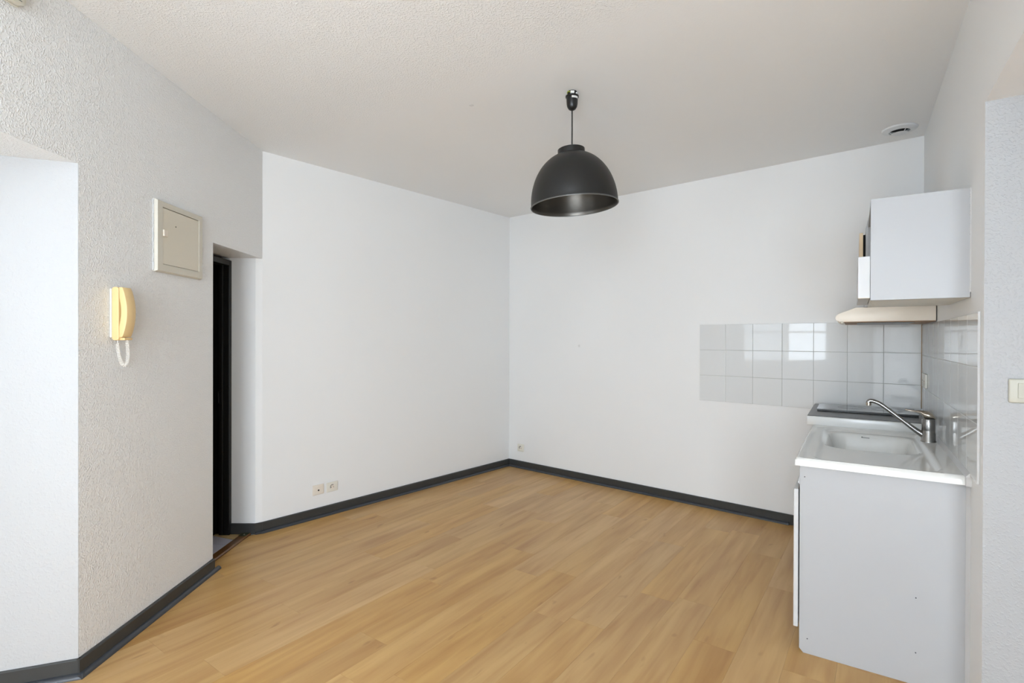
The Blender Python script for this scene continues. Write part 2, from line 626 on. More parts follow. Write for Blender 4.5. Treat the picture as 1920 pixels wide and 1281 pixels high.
# back wall
bm = bmesh.new()
nbr = Vector((br_.y, -br_.x))
bm_prism(bm, [tuple(B), tuple(R), tuple(R - nbr * 0.2 + br_ * 0.3), tuple(B - nbr * 0.2 - br_ * 0.0)], -0.05, HC)
wall_back = structure('wall_back', bm, 'smooth_wall', 'smooth white wall behind the pendant lamp')

# right wall, its header over the alcove, the alcove walls
bm = bmesh.new()
T1 = 0.10
bm_prism(bm, [tuple(R), tuple(E), tuple(E - a_ * T1 - b_ * T1), tuple(R - b_ * T1)], -0.05, HC)
wall_right = structure('wall_right', bm, 'smooth_wall', 'smooth white wall behind the kitchenette')
bm = bmesh.new()
bm_prism(bm, [tuple(E), tuple(EH), tuple(EH - b_ * T1), tuple(E - b_ * T1)], HEAD_R, HC)
structure('wall_header', bm, 'smooth_wall', 'white header over the alcove opening at the upper right edge')
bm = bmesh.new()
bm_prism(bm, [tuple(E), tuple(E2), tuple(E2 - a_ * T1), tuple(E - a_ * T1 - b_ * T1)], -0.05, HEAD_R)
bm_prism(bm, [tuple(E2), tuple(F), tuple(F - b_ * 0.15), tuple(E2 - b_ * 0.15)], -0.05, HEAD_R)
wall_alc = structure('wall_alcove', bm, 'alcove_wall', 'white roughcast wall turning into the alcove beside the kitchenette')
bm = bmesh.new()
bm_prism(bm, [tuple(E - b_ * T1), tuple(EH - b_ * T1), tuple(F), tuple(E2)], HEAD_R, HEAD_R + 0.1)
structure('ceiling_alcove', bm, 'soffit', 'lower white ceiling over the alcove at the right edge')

# rear wall (behind the camera) with the added windows
W2_X0, W2_X1, W2_Z0, W2_Z1 = -1.60, -0.46, 0.05, 2.62
W4_X0, W4_X1, W4_Z1 = -0.30, 0.60, 2.14
bm = bmesh.new()
bm_box(bm, XL_OUT, W2_X0, YR - 0.50, YR, -0.05, HC)
bm_box(bm, W2_X1, W4_X0, YR - 0.50, YR, -0.05, HC)
bm_box(bm, W4_X1, 2.0, YR - 0.50, YR, -0.05, HC)
bm_box(bm, W4_X0, W4_X1, YR - 0.50, YR, -0.05, W2_Z0)
bm_box(bm, W4_X0, W4_X1, YR - 0.50, YR, W4_Z1, HC)
bm_box(bm, W2_X0, W2_X1, YR - 0.50, YR, -0.05, W2_Z0)
bm_box(bm, W2_X0, W2_X1, YR - 0.50, YR, W2_Z1, HC)
wall_rear = structure('wall_rear', bm, 'smooth_wall', 'white wall with two added windows behind the camera')

# ceiling
bm = bmesh.new()
bm_prism(bm, [(XL_OUT, YR - 0.5), (2.0, YR - 0.5), tuple(E - b_ * T1), tuple(R - b_ * T1 - a_ * 0.2), (B.x + 0.1, B.y + 0.35), (XL_OUT, 4.0)], HC, HC + 0.12)
ceiling = structure('ceiling', bm, 'ceiling', 'white ceiling, roughcast on the left and smooth on the right')
bm = bmesh.new()
bm_lathe(bm, [(0, -0.0015), (0.012, -0.0015), (0.014, 0.0), (0, 0.0)], 16, (-0.236, 2.978, HC))
child('filler_patch', bm, 'patch', ceiling)
bm = bmesh.new()
bm_lathe(bm, [(0, -0.0012), (0.011, -0.0012), (0.013, 0.0), (0, 0.0)], 16, (0, 0, 0), axis='Y')
fp = child('filler_patch', bm, 'patch', wall_back)
fp.location = (*(R - br_ * 2.657 + nbr * 0.0012), 1.319)
fp.rotation_euler = (0, 0, math.atan2(br_.y, br_.x) + PI)


# ------------------------------------------------------------------ windows (left one seen in the tile reflections, rear two added for light)
def window(name, fr, x0, x1, z0, z1, label, casements, rail_z, y_in=0.06):
    bm = bmesh.new()
    t = 0.04
    bm_box(bm, x0, x1, y_in, y_in + 0.06, z0, z0 + t, 0.004)
    bm_box(bm, x0, x1, y_in, y_in + 0.06, z1 - t, z1, 0.004)
    bm_box(bm, x0, x0 + t, y_in, y_in + 0.06, z0 + t, z1 - t, 0.004)
    bm_box(bm, x1 - t, x1, y_in, y_in + 0.06, z0 + t, z1 - t, 0.004)
    o = structure(name, bm, 'win_frame', label, fr)
    for c0, c1 in casements:
        s = 0.034
        bm = bmesh.new()
        yc0, yc1 = y_in + 0.008, y_in + 0.05
        bm_box(bm, c0, c1, yc0, yc1, z0 + t, z0 + t + s, 0.004)
        bm_box(bm, c0, c1, yc0, yc1, z1 - t - s, z1 - t, 0.004)
        bm_box(bm, c0, c0 + s, yc0, yc1, z0 + t + s, z1 - t - s, 0.004)
        bm_box(bm, c1 - s, c1, yc0, yc1, z0 + t + s, z1 - t - s, 0.004)
        for rz in rail_z:
            bm_box(bm, c0 + s, c1 - s, yc0 + 0.006, yc1 - 0.006, rz - 0.014, rz + 0.014, 0.003)
        cs = child('casement', bm, 'win_frame', o)
        bm = bmesh.new()
        bm_box(bm, c0 + s, c1 - s, y_in + 0.026, y_in + 0.030, z0 + t + s, z1 - t - s)
        child('pane', bm, 'glass', cs)
    return o


F_W1 = frame((REV_X, 0), (1, 0))
window('window_1', F_W1, W1_Y0, W1_Y1, W1_Z0, W1_Z1, 'white two-casement window in the left embrasure',
       [(W1_Y0 + 0.05, 0.70), (0.74, W1_Y1 - 0.05)], [1.52])
F_W2 = frame((0, YR), (0, 1))
window('added_window_2', F_W2, -W2_X1, -W2_X0, W2_Z0, W2_Z1, 'tall white french window added behind the camera to light the room',
       [(-W2_X1 + 0.04, 1.027), (1.033, -W2_X0 - 0.04)], [], y_in=0.40)
window('added_window_3', F_W2, -W4_X1, -W4_X0, W2_Z0, W4_Z1, 'narrower white french window added beside the tall one to light the room',
       [(-W4_X1 + 0.04, -0.153), (-0.147, -W4_X0 - 0.04)], [], y_in=0.40)
# ------------------------------------------------------------------ floor: subfloor slab and single planks
bm = bmesh.new()
bm_prism(bm, [(-1.835, YR), (EH.x, YR), tuple(E), tuple(R), tuple(B), (L.x, L.y), (-1.835, 3.70)], -0.06, -0.006)
bm_prism(bm, [tuple(E), tuple(EH), tuple(F), tuple(E2)], -0.06, -0.006)
bm_prism(bm, [(-1.835, EMB_Y0 - 0.13), (-1.835, 2.09), (REV_X, 1.965), (REV_X, EMB_Y0)], -0.06, -0.006)
floor = structure('floor', bm, 'subfloor', 'light oak plank floor running towards the kitchenette corner')
pd = Vector((math.cos(PLANK_ANG), math.sin(PLANK_ANG)))
pn = Vector((pd.y, -pd.x))
PW, PL, GAP = 0.1845, 1.22, 0.00025
known = {0: 2.19, 1: 1.51, 2: 1.05, 4: 1.583, 5: 2.554, 6: 2.68, 7: 2.215, 10: 2.79, 11: 2.442}
region_main = [(N.x + 0.0, 0, 1, 0), (L.x, L.y, bl_.y, -bl_.x), (B.x, B.y, br_.y, -br_.x), (R.x, R.y, b_.x, b_.y), (0, YR, 0, 1)]
region_door = [(-1.834, 0, 1, 0), (N.x, 0, -1, 0), (0, DOOR_Y + 0.001, 0, 1), (0, JY - 0.001, 0, -1), (L.x, L.y, bl_.y, -bl_.x)]
region_emb = [(REV_X, 0, 1, 0), (N.x, 0, -1, 0), (REV_X, 1.965, rvn.x, rvn.y), (REV_X, EMB_Y0, 0.15, N.x * -1 + REV_X + 2 * (N.x - REV_X))]
region_alc = [(E.x, E.y, a_.x, a_.y), (R.x, R.y, -b_.x, -b_.y), (E2.x, E2.y, b_.x, b_.y), (0, YR, 0, 1)]
for row in range(-9, 28):
    n0 = -2.744 + PW * row
    off = known.get(row, random.uniform(0, PL)) % PL
    k = -4
    while True:
        s0 = off + k * PL
        k += 1
        if s0 > 6.8:
            break
        rect = [(n0 + GAP, s0 + GAP), (n0 + PW - GAP, s0 + GAP), (n0 + PW - GAP, s0 + PL - GAP), (n0 + GAP, s0 + PL - GAP)]
        rect = [tuple(pn * p[0] + pd * p[1]) for p in rect]
        bm = bmesh.new()
        got = False
        for reg in (region_main, region_door, region_emb, region_alc):
            poly = rect
            for c in reg:
                poly = clip(poly, *c)
                if len(poly) < 3:
                    break
            if len(poly) >= 3:
                area = abs(sum(poly[i][0] * poly[(i + 1) % len(poly)][1] - poly[(i + 1) % len(poly)][0] * poly[i][1] for i in range(len(poly)))) / 2
                if area > 1e-4:
                    bm_prism(bm, poly, -0.0058, random.uniform(-0.0003, 0.0))
                    got = True
        if got:
            child('plank', bm, 'plank', floor)
        else:
            bm.free()

# grey tiles, wooden filler and threshold in the doorway
bm = bmesh.new()
bm_box(bm, XL_OUT, -1.836, DOOR_Y, JY, -0.06, -0.008)
ft = structure('floor_doorway', bm, 'grey_grout', 'lilac grey tiled floor beyond the brown threshold')
for (x0, x1, y0, y1) in ((-2.33, -2.03, 3.10, 3.31), (-2.026, -1.905, 3.10, 3.31), (-2.33, -2.03, 3.314, 3.50), (-2.026, -1.905, 3.314, 3.50)):
    bm = bmesh.new()
    bm_box(bm, x0, x1, y0, y1, -0.0075, -0.001)
    child('tile', bm, 'grey_tile', ft)
bm = bmesh.new()
bm_prism(bm, [(-2.33, 3.504), (-1.905, 3.504), (-1.905, 3.575), (-2.11, 3.655), (-2.33, 3.655)], -0.0075, -0.0015)
child('tile', bm, 'grey_tile', ft)
bm = bmesh.new()
bm_prism(bm, [(-1.905, 3.579), (-1.905, JY - 0.001), (-2.11, JY - 0.001), (-2.11, 3.659)], -0.0075, 0.0)
child('wood_filler', bm, 'tan_wood', ft, label='tan wooden wedge beside the door jamb')

bm = bmesh.new()
prof = [(-1.902, 0.0), (-1.902, 0.005), (-1.892, 0.011), (-1.845, 0.011), (-1.836, 0.004), (-1.836, 0.0)]
bm_prism(bm, [(p[0], p[1]) for p in prof], DOOR_Y + 0.002, JY - 0.002, axis='Y')
tr = structure('trim_1', bm, 'threshold', 'brown varnished threshold strip across the doorway')
bm = bmesh.new()
bm_box(bm, -1.895, -1.842, JY - 0.075, JY - 0.004, 0.0105, 0.0125, 0.0008)
pl = child('end_plate', bm, 'brass', tr, label='greenish metal end plate')
bm = bmesh.new()
bm_lathe(bm, [(0, 0.0145), (0.004, 0.0140), (0.006, 0.0125), (0, 0.0125)], 14, (-1.868, JY - 0.045, 0))
child('screw', bm, 'steel_pin', pl)

# ------------------------------------------------------------------ black door frame and closed door in the doorway
bm = bmesh.new()
bm_box(bm, -2.055, JX, 3.655, JY, 0, 1.930, 0.003)                    # jamb
bm_box(bm, -2.055, JX, DOOR_Y + 0.002, 3.655, 1.893, 1.930, 0.003)    # head
bm_box(bm, -2.055, JX, DOOR_Y + 0.002, DOOR_Y + 0.03, 0, 1.893, 0.003)
door = structure('door_1', bm, 'door_black', 'black-brown wooden door frame with closed door in the narrow doorway')
bm = bmesh.new()
bm_box(bm, -2.035, -2.020, 3.640, 3.655, 0.01, 1.893, 0.002)
child('stop_bead', bm, 'door_black', door)
bm = bmesh.new()
bm_box(bm, -2.115, -2.075, DOOR_Y + 0.004, JY - 0.004, 0.008, 1.925, 0.003)
leaf = child('door_leaf', bm, 'door_black', door)
bm = bmesh.new()
bm_box(bm, -2.047, -2.040, 3.628, 3.656, 0.93, 1.01, 0.002)
bm_box(bm, -2.046, -2.030, 3.640, 3.655, 0.925, 0.938, 0.002)
child('latch_keeper', bm, 'black_plastic', door)
bm = bmesh.new()
bm_box(bm, XL_OUT, -2.056, JY - 0.003, JY, 0, LINTEL)
child('back_lining', bm, 'door_black', door)
bm = bmesh.new()
bm_box(bm, XL_OUT - 0.02, XL_OUT, DOOR_Y, L.y, 0, LINTEL)
child('closing_panel', bm, 'door_black', door)  # unseen panel added behind the door to keep light out


# ------------------------------------------------------------------ baseboards: board + quarter round
def quarter(bm, x0, x1, r=0.019, y_face=-0.013):
    pts = [(y_face, 0.0), (y_face, r)]
    for i in range(1, 7):
        t = PI / 2 - (PI / 2) * i / 6
        pts.append((y_face - r * math.cos(t), r * math.sin(t)))
    bm_prism(bm, pts, x0, x1, axis='X')


def baseboard(name, fr, x0, x1, label, qx0=None, qx1=None, h=BB):
    bm = bmesh.new()
    bm_prism(bm, [(0, 0), (0, h), (-0.009, h), (-0.013, h - 0.005), (-0.013, 0)], x0, x1, axis='X')
    o = structure(name, bm, 'base', label, fr)
    bm = bmesh.new()
    quarter(bm, x0 if qx0 is None else qx0, x1 if qx1 is None else qx1)
    child('quarter_round', bm, 'round', o, smooth=True, label='glossy quarter-round moulding')
    return o


LEN_ND = (Vector((Dx, DOOR_Y)) - N).length
baseboard('baseboard_left', F_LEFT, -0.012, LEN_ND, 'charcoal baseboard along the roughcast wall to the doorway', qx0=-0.024, qx1=LEN_ND + 0.035)
F_REV = frame((REV_X, 1.965), tuple(rvn))
lr = rv.length
baseboard('baseboard_reveal', F_REV, 0, lr + 0.008, 'charcoal baseboard at the foot of the bright reveal', qx1=lr + 0.022)
baseboard('baseboard_back_left', F_BL, -0.004, LEN_BL - 0.013, 'charcoal baseboard under the two wall sockets', qx0=-0.014, qx1=LEN_BL - 0.014)
baseboard('baseboard_back', F_BR, 0.0, LEN_BR - 0.66, 'charcoal baseboard along the back wall', qx0=0.014, qx1=LEN_BR - 0.78)
F_JAMB = frame((JX, JY), (0, -1))
bm = bmesh.new()
bm_prism(bm, [(0.0, 0), (0.168, 0), (0.204, 0.028), (0.212, 0.020), (0.172, -0.012), (0.0, -0.012)], 0, BB)
o = structure('baseboard_jamb', bm, 'base', 'charcoal baseboard on the plaster jamb of the doorway', F_JAMB)
bm = bmesh.new()
bm_prism(bm, [(0.170, -0.0125), (0.212, 0.0195), (0.224, 0.006), (0.180, -0.026)], 0, 0.016, bevel=0.003)
child('quarter_round', bm, 'round', o)

# ------------------------------------------------------------------ wall tiles (parts of the walls they are glued to)
TS, TG = 0.2089, 0.0022
TH = 0.007


def tile_block(parent, fr_inv, fr, xs, zs, mat='wall_tile', skip=()):
    for i in range(len(xs) - 1):
        for j in range(len(zs) - 1):
            if (i, j) in skip:
                continue
            bm = bmesh.new()
            bm_box(bm, xs[i] + TG / 2, xs[i + 1] - TG / 2, -TH, -0.001, zs[j] + TG / 2, zs[j + 1] - TG / 2, 0.0014, 2)
            bm.transform(fr)
            t = random.uniform(-0.0018, 0.0018)
            o = child('tile', bm, mat, parent)


xs = [LEN_BR - 1.4625 + TS * i for i in range(7)] + [LEN_BR - TH]
zs = [0.880, 1.0891, 1.298, 1.507]
bm = bmesh.new()
bm_box(bm, xs[0] + 0.001, xs[-1], -TH + 0.0015, -0.0005, zs[0] + 0.001, zs[-1] - 0.001)
bm.transform(F_BR)
child('grout', bm, 'grout', wall_back)
tile_block(wall_back, None, F_BR, xs, zs)
A_END = 1.859
xs2 = [TH + 0.001, A_END - TS * 8] + [A_END - TS * i for i in range(7, -1, -1)]
zs2 = [0.872, 1.0831, 1.286, 1.482]
bm = bmesh.new()
bm_box(bm, xs2[0], xs2[-1] - 0.001, -TH + 0.0015, -0.0005, zs2[0] + 0.001, zs2[-1] - 0.001)
bm.transform(F_RIGHT)
child('grout', bm, 'grout_white', wall_right)
tile_block(wall_right, None, F_RIGHT, xs2, zs2)
bm = bmesh.new()
bm_box(bm, A_END + 0.0002, A_END + 0.005, -TH - 0.0005, -0.0003, zs2[0], zs2[-1] + 0.002, 0.0008)
bm.transform(F_RIGHT)
child('tile_edge_joint', bm, 'white_edge', wall_right)
bm = bmesh.new()
bm_box(bm, TH + 0.0005, TH + 0.004, -TH - 0.003, -TH + 0.001, 0.94, 1.485)
bm.transform(F_RIGHT)
child('corner_joint', bm, 'grout_brown', wall_right, label='brown stained joint in the tiled corner')

# ------------------------------------------------------------------ kitchenette; frame x = a (from corner along wall), y = -b
KF = F_RIGHT
A0 = 0.645                        # where the sink top meets the raised hob top
A1 = 1.68                         # near end panel
ZC = 0.829                        # underside of the tops
T = Thing('base_cabinet', 'white sink base cabinet with a plain end panel facing the room', 'cabinet', (1.16, -0.30, 0), KF)
bm = bmesh.new()
bm_prism(bm, [(-0.004, 0.0), (-0.556, 0.0), (-0.572, 0.018), (-0.572, ZC), (-0.004, ZC)], A1 - 0.018, A1, axis='X', bevel=0.0012)
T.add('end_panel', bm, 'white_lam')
bm = bmesh.new()
bm_box(bm, A0 + 0.002, A0 + 0.018, -0.560, -0.004, 0.0, ZC)
bm_box(bm, A0 + 0.018, A1 - 0.018, -0.560, -0.004, 0.10, 0.118)
bm_box(bm, A0 + 0.018, A1 - 0.018, -0.016, -0.004, 0.118, ZC)
bm_box(bm, A0 + 0.018, A1 - 0.018, -0.500, -0.486, 0.0, 0.10)
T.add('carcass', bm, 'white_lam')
bm = bmesh.new()
bm_prism(bm, [(-0.562, 0.735), (-0.572, 0.735), (-0.581, 0.745), (-0.574, 0.775), (-0.574, ZC - 0.001), (-0.562, ZC - 0.001)], A0 + 0.002, A1 - 0.020, axis='X')
T.add('handle_rail', bm, 'white_edge')
for x0, x1 in ((A0 + 0.003, 1.162), (1.166, A1 - 0.008)):
    bm = bmesh.new()
    bm_box(bm, x0, x1, -0.596, -0.577, 0.103, 0.718, 0.003)
    d = T.add('door', bm, 'white_edge')
for av, bv, zv in ((A1, 0.553, 0.778), (A1, 0.540, 0.066), (A1, 0.162, 0.350), (A1, 0.162, 0.130)):
    bm = bmesh.new()
    bm_lathe(bm, [(0, 0.0006), (0.0022, 0.0006), (0.0026, 0.0), (0, 0.0)], 12)
    bmesh.ops.rotate(bm, cent=(0, 0, 0), matrix=Matrix.Rotation(PI / 2, 3, 'Y'), verts=bm.verts)
    bmesh.ops.translate(bm, vec=(av, -bv, zv), verts=bm.verts)
    T.add('screw_hole', bm, 'screw')
bm = bmesh.new()
bm_prism(bm, [(A1, 0.0), (A1, -0.006), (A1 + 0.002, -0.012), (A1 + 0.02, 0.0)], 0.0, ZC)
child('sealant_bead', bm, 'white_edge', wall_right).matrix_world = KF
# the hob cabinet further back
T = Thing('hob_cabinet', 'white base cabinet under the hob, in the tiled corner', 'cabinet', (0.33, -0.30, 0), KF)
bm = bmesh.new()
sk = 0.127 / 0.992
def wa(bv):
    return -bv * sk + 0.012
bm_prism(bm, [(wa(0.0) + 0.004, -0.004), (A0 - 0.002, -0.004), (A0 - 0.002, -0.560), (wa(0.56) + 0.006, -0.560)], 0.10, 0.860)
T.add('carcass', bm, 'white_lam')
bm = bmesh.new()
bm_box(bm, 0.0, A0 - 0.004, -0.500, -0.486, 0.0, 0.10)
T.add('plinth', bm, 'white_lam')
bm = bmesh.new()
bm_box(bm, -0.045, A0 - 0.005, -0.582, -0.563, 0.118, 0.845, 0.003)
d = T.add('door', bm, 'white_edge')
bm = bmesh.new()
bm_tube(bm, catmull([(0.58, -0.582, 0.62), (0.58, -0.606, 0.63), (0.58, -0.606, 0.75), (0.58, -0.582, 0.76)], 5), 0.005, 8)
T.add('handle', bm, 'white_edge', parent=d, smooth=True)

# hob top: white-edged worktop with a steel plate
T = Thing('hob_worktop', 'raised white-edged worktop with a grey steel cover under the hob', 'worktop', (0.3, -0.3, 0.86), KF)
ZH = 0.921
bm = bmesh.new()
bm_prism(bm, [(wa(0.0) + 0.002, -0.009), (A0, -0.009), (A0, -0.617), (wa(0.617), -0.617)], 0.862, ZH - 0.003, bevel=0.006, seg=3)
T.add('slab', bm, 'worktop_edge', smooth=True)
bm = bmesh.new()
bm_prism(bm, [(wa(0.01) + 0.004, -0.016), (A0 - 0.006, -0.016), (A0 - 0.006, -0.612), (wa(0.61) + 0.004, -0.612)], ZH - 0.0034, ZH, bevel=0.0008)
T.add('steel_cover', bm, 'steel_plate')
bm = bmesh.new()
bm_prism(bm, [(-0.0072, ZH - 0.0026), (-0.0072, ZH + 0.014), (-0.0155, ZH + 0.003), (-0.0155, ZH - 0.0026)], 0.012, A0, axis='X')
child('sealant_bead', bm, 'white_edge', wall_right).matrix_world = KF

T = Thing('ceramic_hob', 'black glass two-ring hob on the raised steel worktop', 'hob', (0.2, -0.3, ZH), KF)
bm = bmesh.new()
bm_box(bm, 0.03, 0.372, -0.575, -0.050, ZH, ZH + 0.0095, 0.002)
body = T.add('hob_body', bm, 'black')
bm = bmesh.new()
bm_box(bm, 0.027, 0.375, -0.578, -0.047, ZH + 0.0095, ZH + 0.0135, 0.0012)
gl = T.add('glass_plate', bm, 'hob_glass')
for cb, r in ((0.388, 0.078), (0.186, 0.095)):
    bm = bmesh.new()
    zt = ZH + 0.0136
    bm_lathe(bm, [(r, zt), (r, zt + 0.0003), (r - 0.013, zt + 0.0003), (r - 0.013, zt)], 48, (0.168, -cb, 0))
    T.add('cooking_ring', bm, 'hob_ring', parent=gl)
bm = bmesh.new()
bm_box(bm, 0.30, 0.345, -0.545, -0.47, ZH + 0.0136, ZH + 0.0139)
T.add('control_strip', bm, 'hob_ring', parent=gl)

# sink top as one moulded surface
T = Thing('sink_top', 'white moulded sink top with shallow drainer and bowl', 'sink', (1.17, -0.3, ZC), KF)
ZS = 0.866
SA0, SA1, SB0, SB1 = A0 + 0.002, 1.712, 0.008, 0.588


def sstep(e0, e1, x):
    t = max(0.0, min(1.0, (x - e0) / (e1 - e0)))
    return t * t * (3 - 2 * t)


def rrect(x, y, x0, x1, y0, y1, r):
    """signed distance to a rounded rectangle (negative inside)"""
    cx, cy = (x0 + x1) / 2, (y0 + y1) / 2
    qx, qy = abs(x - cx) - (x1 - x0) / 2 + r, abs(y - cy) - (y1 - y0) / 2 + r
    return min(max(qx, qy), 0) + math.hypot(max(qx, 0), max(qy, 0)) - r


def sink_z(a, b):
    z = ZS
    # raised outer edge, dropping 8 mm to the working surface
    dd = rrect(a, b, 0.66, 1.690, 0.014, 0.566, 0.02)
    z -= 0.006 * sstep(0.012, -0.010, dd) * sstep(0.080, 0.095, b)
    # shallow recess that holds bowl and drainer
    dd = rrect(a, b, 0.685, 1.655, 0.085, 0.512, 0.05)
    z -= 0.013 * sstep(0.012, -0.016, dd)
    # bowl
    dd = rrect(a, b, 0.745, 1.262, 0.115, 0.492, 0.085)
    depth = 0.150 - 0.012 * math.hypot((a - 1.0) / 0.25, (b - 0.3) / 0.2)
    z -= depth * sstep(0.006, -0.050, dd)
    # tap ledge behind the recess stays at working height; small fall on the drainer
    return z


NA, NB = 150, 110
bm = bmesh.new()
grid = []
for i in range(NA + 1):
    rowv = []
    for j in range(NB + 1):
        av = SA0 + (SA1 - SA0) * i / NA
        bv = SB0 + (SB1 - SB0) * j / NB
        # rounded outer nose on the near and front edges
        e = min(SA1 - av, SB1 - bv)
        z = sink_z(av, bv)
        if e < 0.010:
            z -= 0.010 - math.sqrt(max(0.0, 0.010 ** 2 - (0.010 - e) ** 2))
        rowv.append(bm.verts.new((av, -bv, z)))
    grid.append(rowv)
for i in range(NA):
    for j in range(NB):
        bm.faces.new((grid[i][j], grid[i][j + 1], grid[i + 1][j + 1], grid[i + 1][j]))
border = [grid[i][0] for i in range(NA + 1)] + [grid[NA][j] for j in range(1, NB + 1)] + \
         [grid[i][NB] for i in range(NA - 1, -1, -1)] + [grid[0][j] for j in range(NB - 1, 0, -1)]
low = [bm.verts.new((v.co.x, v.co.y, ZC + 0.002)) for v in border]
for i in range(len(border)):
    j = (i + 1) % len(border)
    bm.faces.new((border[i], border[j], low[j], low[i]))
bmesh.ops.recalc_face_normals(bm, faces=bm.faces)
basin = T.add('basin', bm, 'ceramic', smooth=True, angle=50)
bm = bmesh.new()
zb = sink_z(1.0, 0.3)
bm_lathe(bm, [(0, zb + 0.002), (0.018, zb + 0.002), (0.030, zb + 0.004), (0.038, zb + 0.004), (0.040, zb + 0.001)], 32, (1.0, -0.3, 0))
T.add('drain', bm, 'chrome', smooth=True)
bm = bmesh.new()
bm_box(bm, 0.764, 0.7652, -0.335, -0.300, 0.830, 0.8335)
bm_box(bm, 0.764, 0.7652, -0.338, -0.332, 0.830, 0.838)
T.add('maker_mark', bm, 'logo')
bm = bmesh.new()
bm_prism(bm, [(-0.0072, ZS + 0.0004), (-0.0072, ZS + 0.016), (-0.010, ZS + 0.013), (-0.021, ZS + 0.0004)], SA0, SA1 + 0.02, axis='X')
child('sealant_bead', bm, 'white_edge', wall_right).matrix_world = KF
bm = bmesh.new()
bm_prism(bm, [(SA1 + 0.0004, -0.0004), (SA1 + 0.0004, -0.019), (SA1 + 0.006, -0.016), (SA1 + 0.014, -0.0004)], ZC + 0.0003, ZS + 0.0055)
child('sealant_bead', bm, 'white_edge', wall_right).matrix_world = KF

# ------------------------------------------------------------------ tap
T = Thing('mixer_tap', 'worn chrome single-lever mixer tap with long angled spout', 'tap', (0.93, -0.052, ZS), KF)
ca, cb = 0.93, 0.0565
z0 = ZS
bm = bmesh.new()
bm_lathe(bm, [(0, z0), (0.032, z0), (0.032, z0 + 0.004), (0.030, z0 + 0.007), (0.0295, z0 + 0.054), (0.0285, z0 + 0.056),
              (0.0285, z0 + 0.058), (0.029, z0 + 0.060), (0.0285, z0 + 0.112), (0.027, z0 + 0.115), (0, z0 + 0.115)], 40, (ca, -cb, 0))
T.add('body', bm, 'chrome', smooth=True)
bm = bmesh.new()
pts = catmull([(ca, -(cb + 0.012), 0.893), (ca, -(cb + 0.05), 0.919), (ca, -(cb + 0.12), 0.978), (ca, -(cb + 0.19), 1.036),
               (ca, -(cb + 0.222), 1.054), (ca, -(cb + 0.243), 1.058), (ca, -(cb + 0.252), 1.052), (ca, -(cb + 0.254), 1.043)], 8)
n = len(pts)
bm_tube(bm, pts, [0.0165 - 0.006 * min(1, i / 14) for i in range(n - 12)] + [0.0105] * 12, 16)
sp = T.add('spout', bm, 'chrome', smooth=True)
bm = bmesh.new()
bm_lathe(bm, [(0, 1.032), (0.010, 1.032), (0.0125, 1.034), (0.0125, 1.048), (0.010, 1.050), (0, 1.050)], 24, (ca, -(cb + 0.252), 0))
T.add('aerator', bm, 'lever', parent=sp, smooth=True)
bm = bmesh.new()
zt = z0 + 0.116
t = bmesh.new()
ringpts = [(0.0, 0.0295, 0.0), (0.012, 0.0292, 0.012), (0.022, 0.0262, 0.03), (0.028, 0.0215, 0.05)]
# lever cap: dome on the body drawn out into a flat lever
secs = [(-0.0295, 0.010, 0.0), (-0.027, 0.020, 0.012), (-0.015, 0.028, 0.030), (0.0, 0.0295, 0.0385), (0.015, 0.027, 0.041),
        (0.030, 0.020, 0.041), (0.045, 0.013, 0.040), (0.062, 0.0095, 0.040), (0.078, 0.0085, 0.042), (0.090, 0.0075, 0.044), (0.096, 0.004, 0.0445)]
prev = None
S = 14
for (bx, hw, hz) in secs:
    base = 0.0 if bx < 0.022 else (0.028 if bx > 0.034 else 0.012 + (bx - 0.022) / 0.012 * 0.014)
    if bx > 0.05:
        base = hz - 0.009
    ring = []
    for k in range(S):
        th = 2 * PI * k / S
        y = hw * math.cos(th)
        zz = base + (hz - base) * (0.5 + 0.5 * math.sin(th)) if math.sin(th) < 0 else base + (hz - base) * (0.5 + 0.5 * math.sin(th))
        ring.append(t.verts.new((ca + y, -(cb + bx), zt + zz)))
    if prev:
        for k in range(S):
            k2 = (k + 1) % S
            t.faces.new((prev[k], prev[k2], ring[k2], ring[k]))
    else:
        t.faces.new(ring)
    prev = ring
t.faces.new(prev[::-1])
bmesh.ops.recalc_face_normals(t, faces=t.faces)
merge(bm, t)
T.add('lever', bm, 'lever', smooth=True, angle=60)

# ------------------------------------------------------------------ wall cabinet, hood cabinet, hood
T = Thing('wall_cabinet', 'white wall cabinet with a large blank side above the sink', 'cabinet', (1.45, -0.16, 1.547), KF)
CA0, CA1, CZ0, CZ1, CB = 1.10, 1.674, 1.547, 1.968, 0.318
bm = bmesh.new()
bm_box(bm, CA1 - 0.016, CA1, -CB, -0.002, CZ0, CZ1, 0.001)
T.add('end_panel', bm, 'white_lam')
bm = bmesh.new()
bm_box(bm, CA0, CA0 + 0.016, -CB, -0.002, CZ0 + 0.005, CZ1, 0.001)
T.add('side_panel', bm, 'white_lam')
bm = bmesh.new()
bm_box(bm, CA0 + 0.016, CA1 - 0.016, -CB, -0.002, CZ1 - 0.016, CZ1 - 0.001)
T.add('top_panel', bm, 'white_lam')
bm = bmesh.new()
bm_box(bm, CA0 + 0.016, CA1 - 0.016, -CB, -0.002, CZ0 + 0.001, CZ0 + 0.017)
T.add('bottom_panel', bm, 'plastic')
bm = bmesh.new()
bm_box(bm, CA0 + 0.016, CA1 - 0.016, -0.30, -0.010, 1.735, 1.750)
T.add('shelf', bm, 'white_lam')
bm = bmesh.new()
bm_box(bm, CA0 + 0.016, CA1 - 0.016, -0.008, -0.002, CZ0 + 0.017, CZ1 - 0.016)
T.add('back_panel', bm, 'white_lam')
bm = bmesh.new()
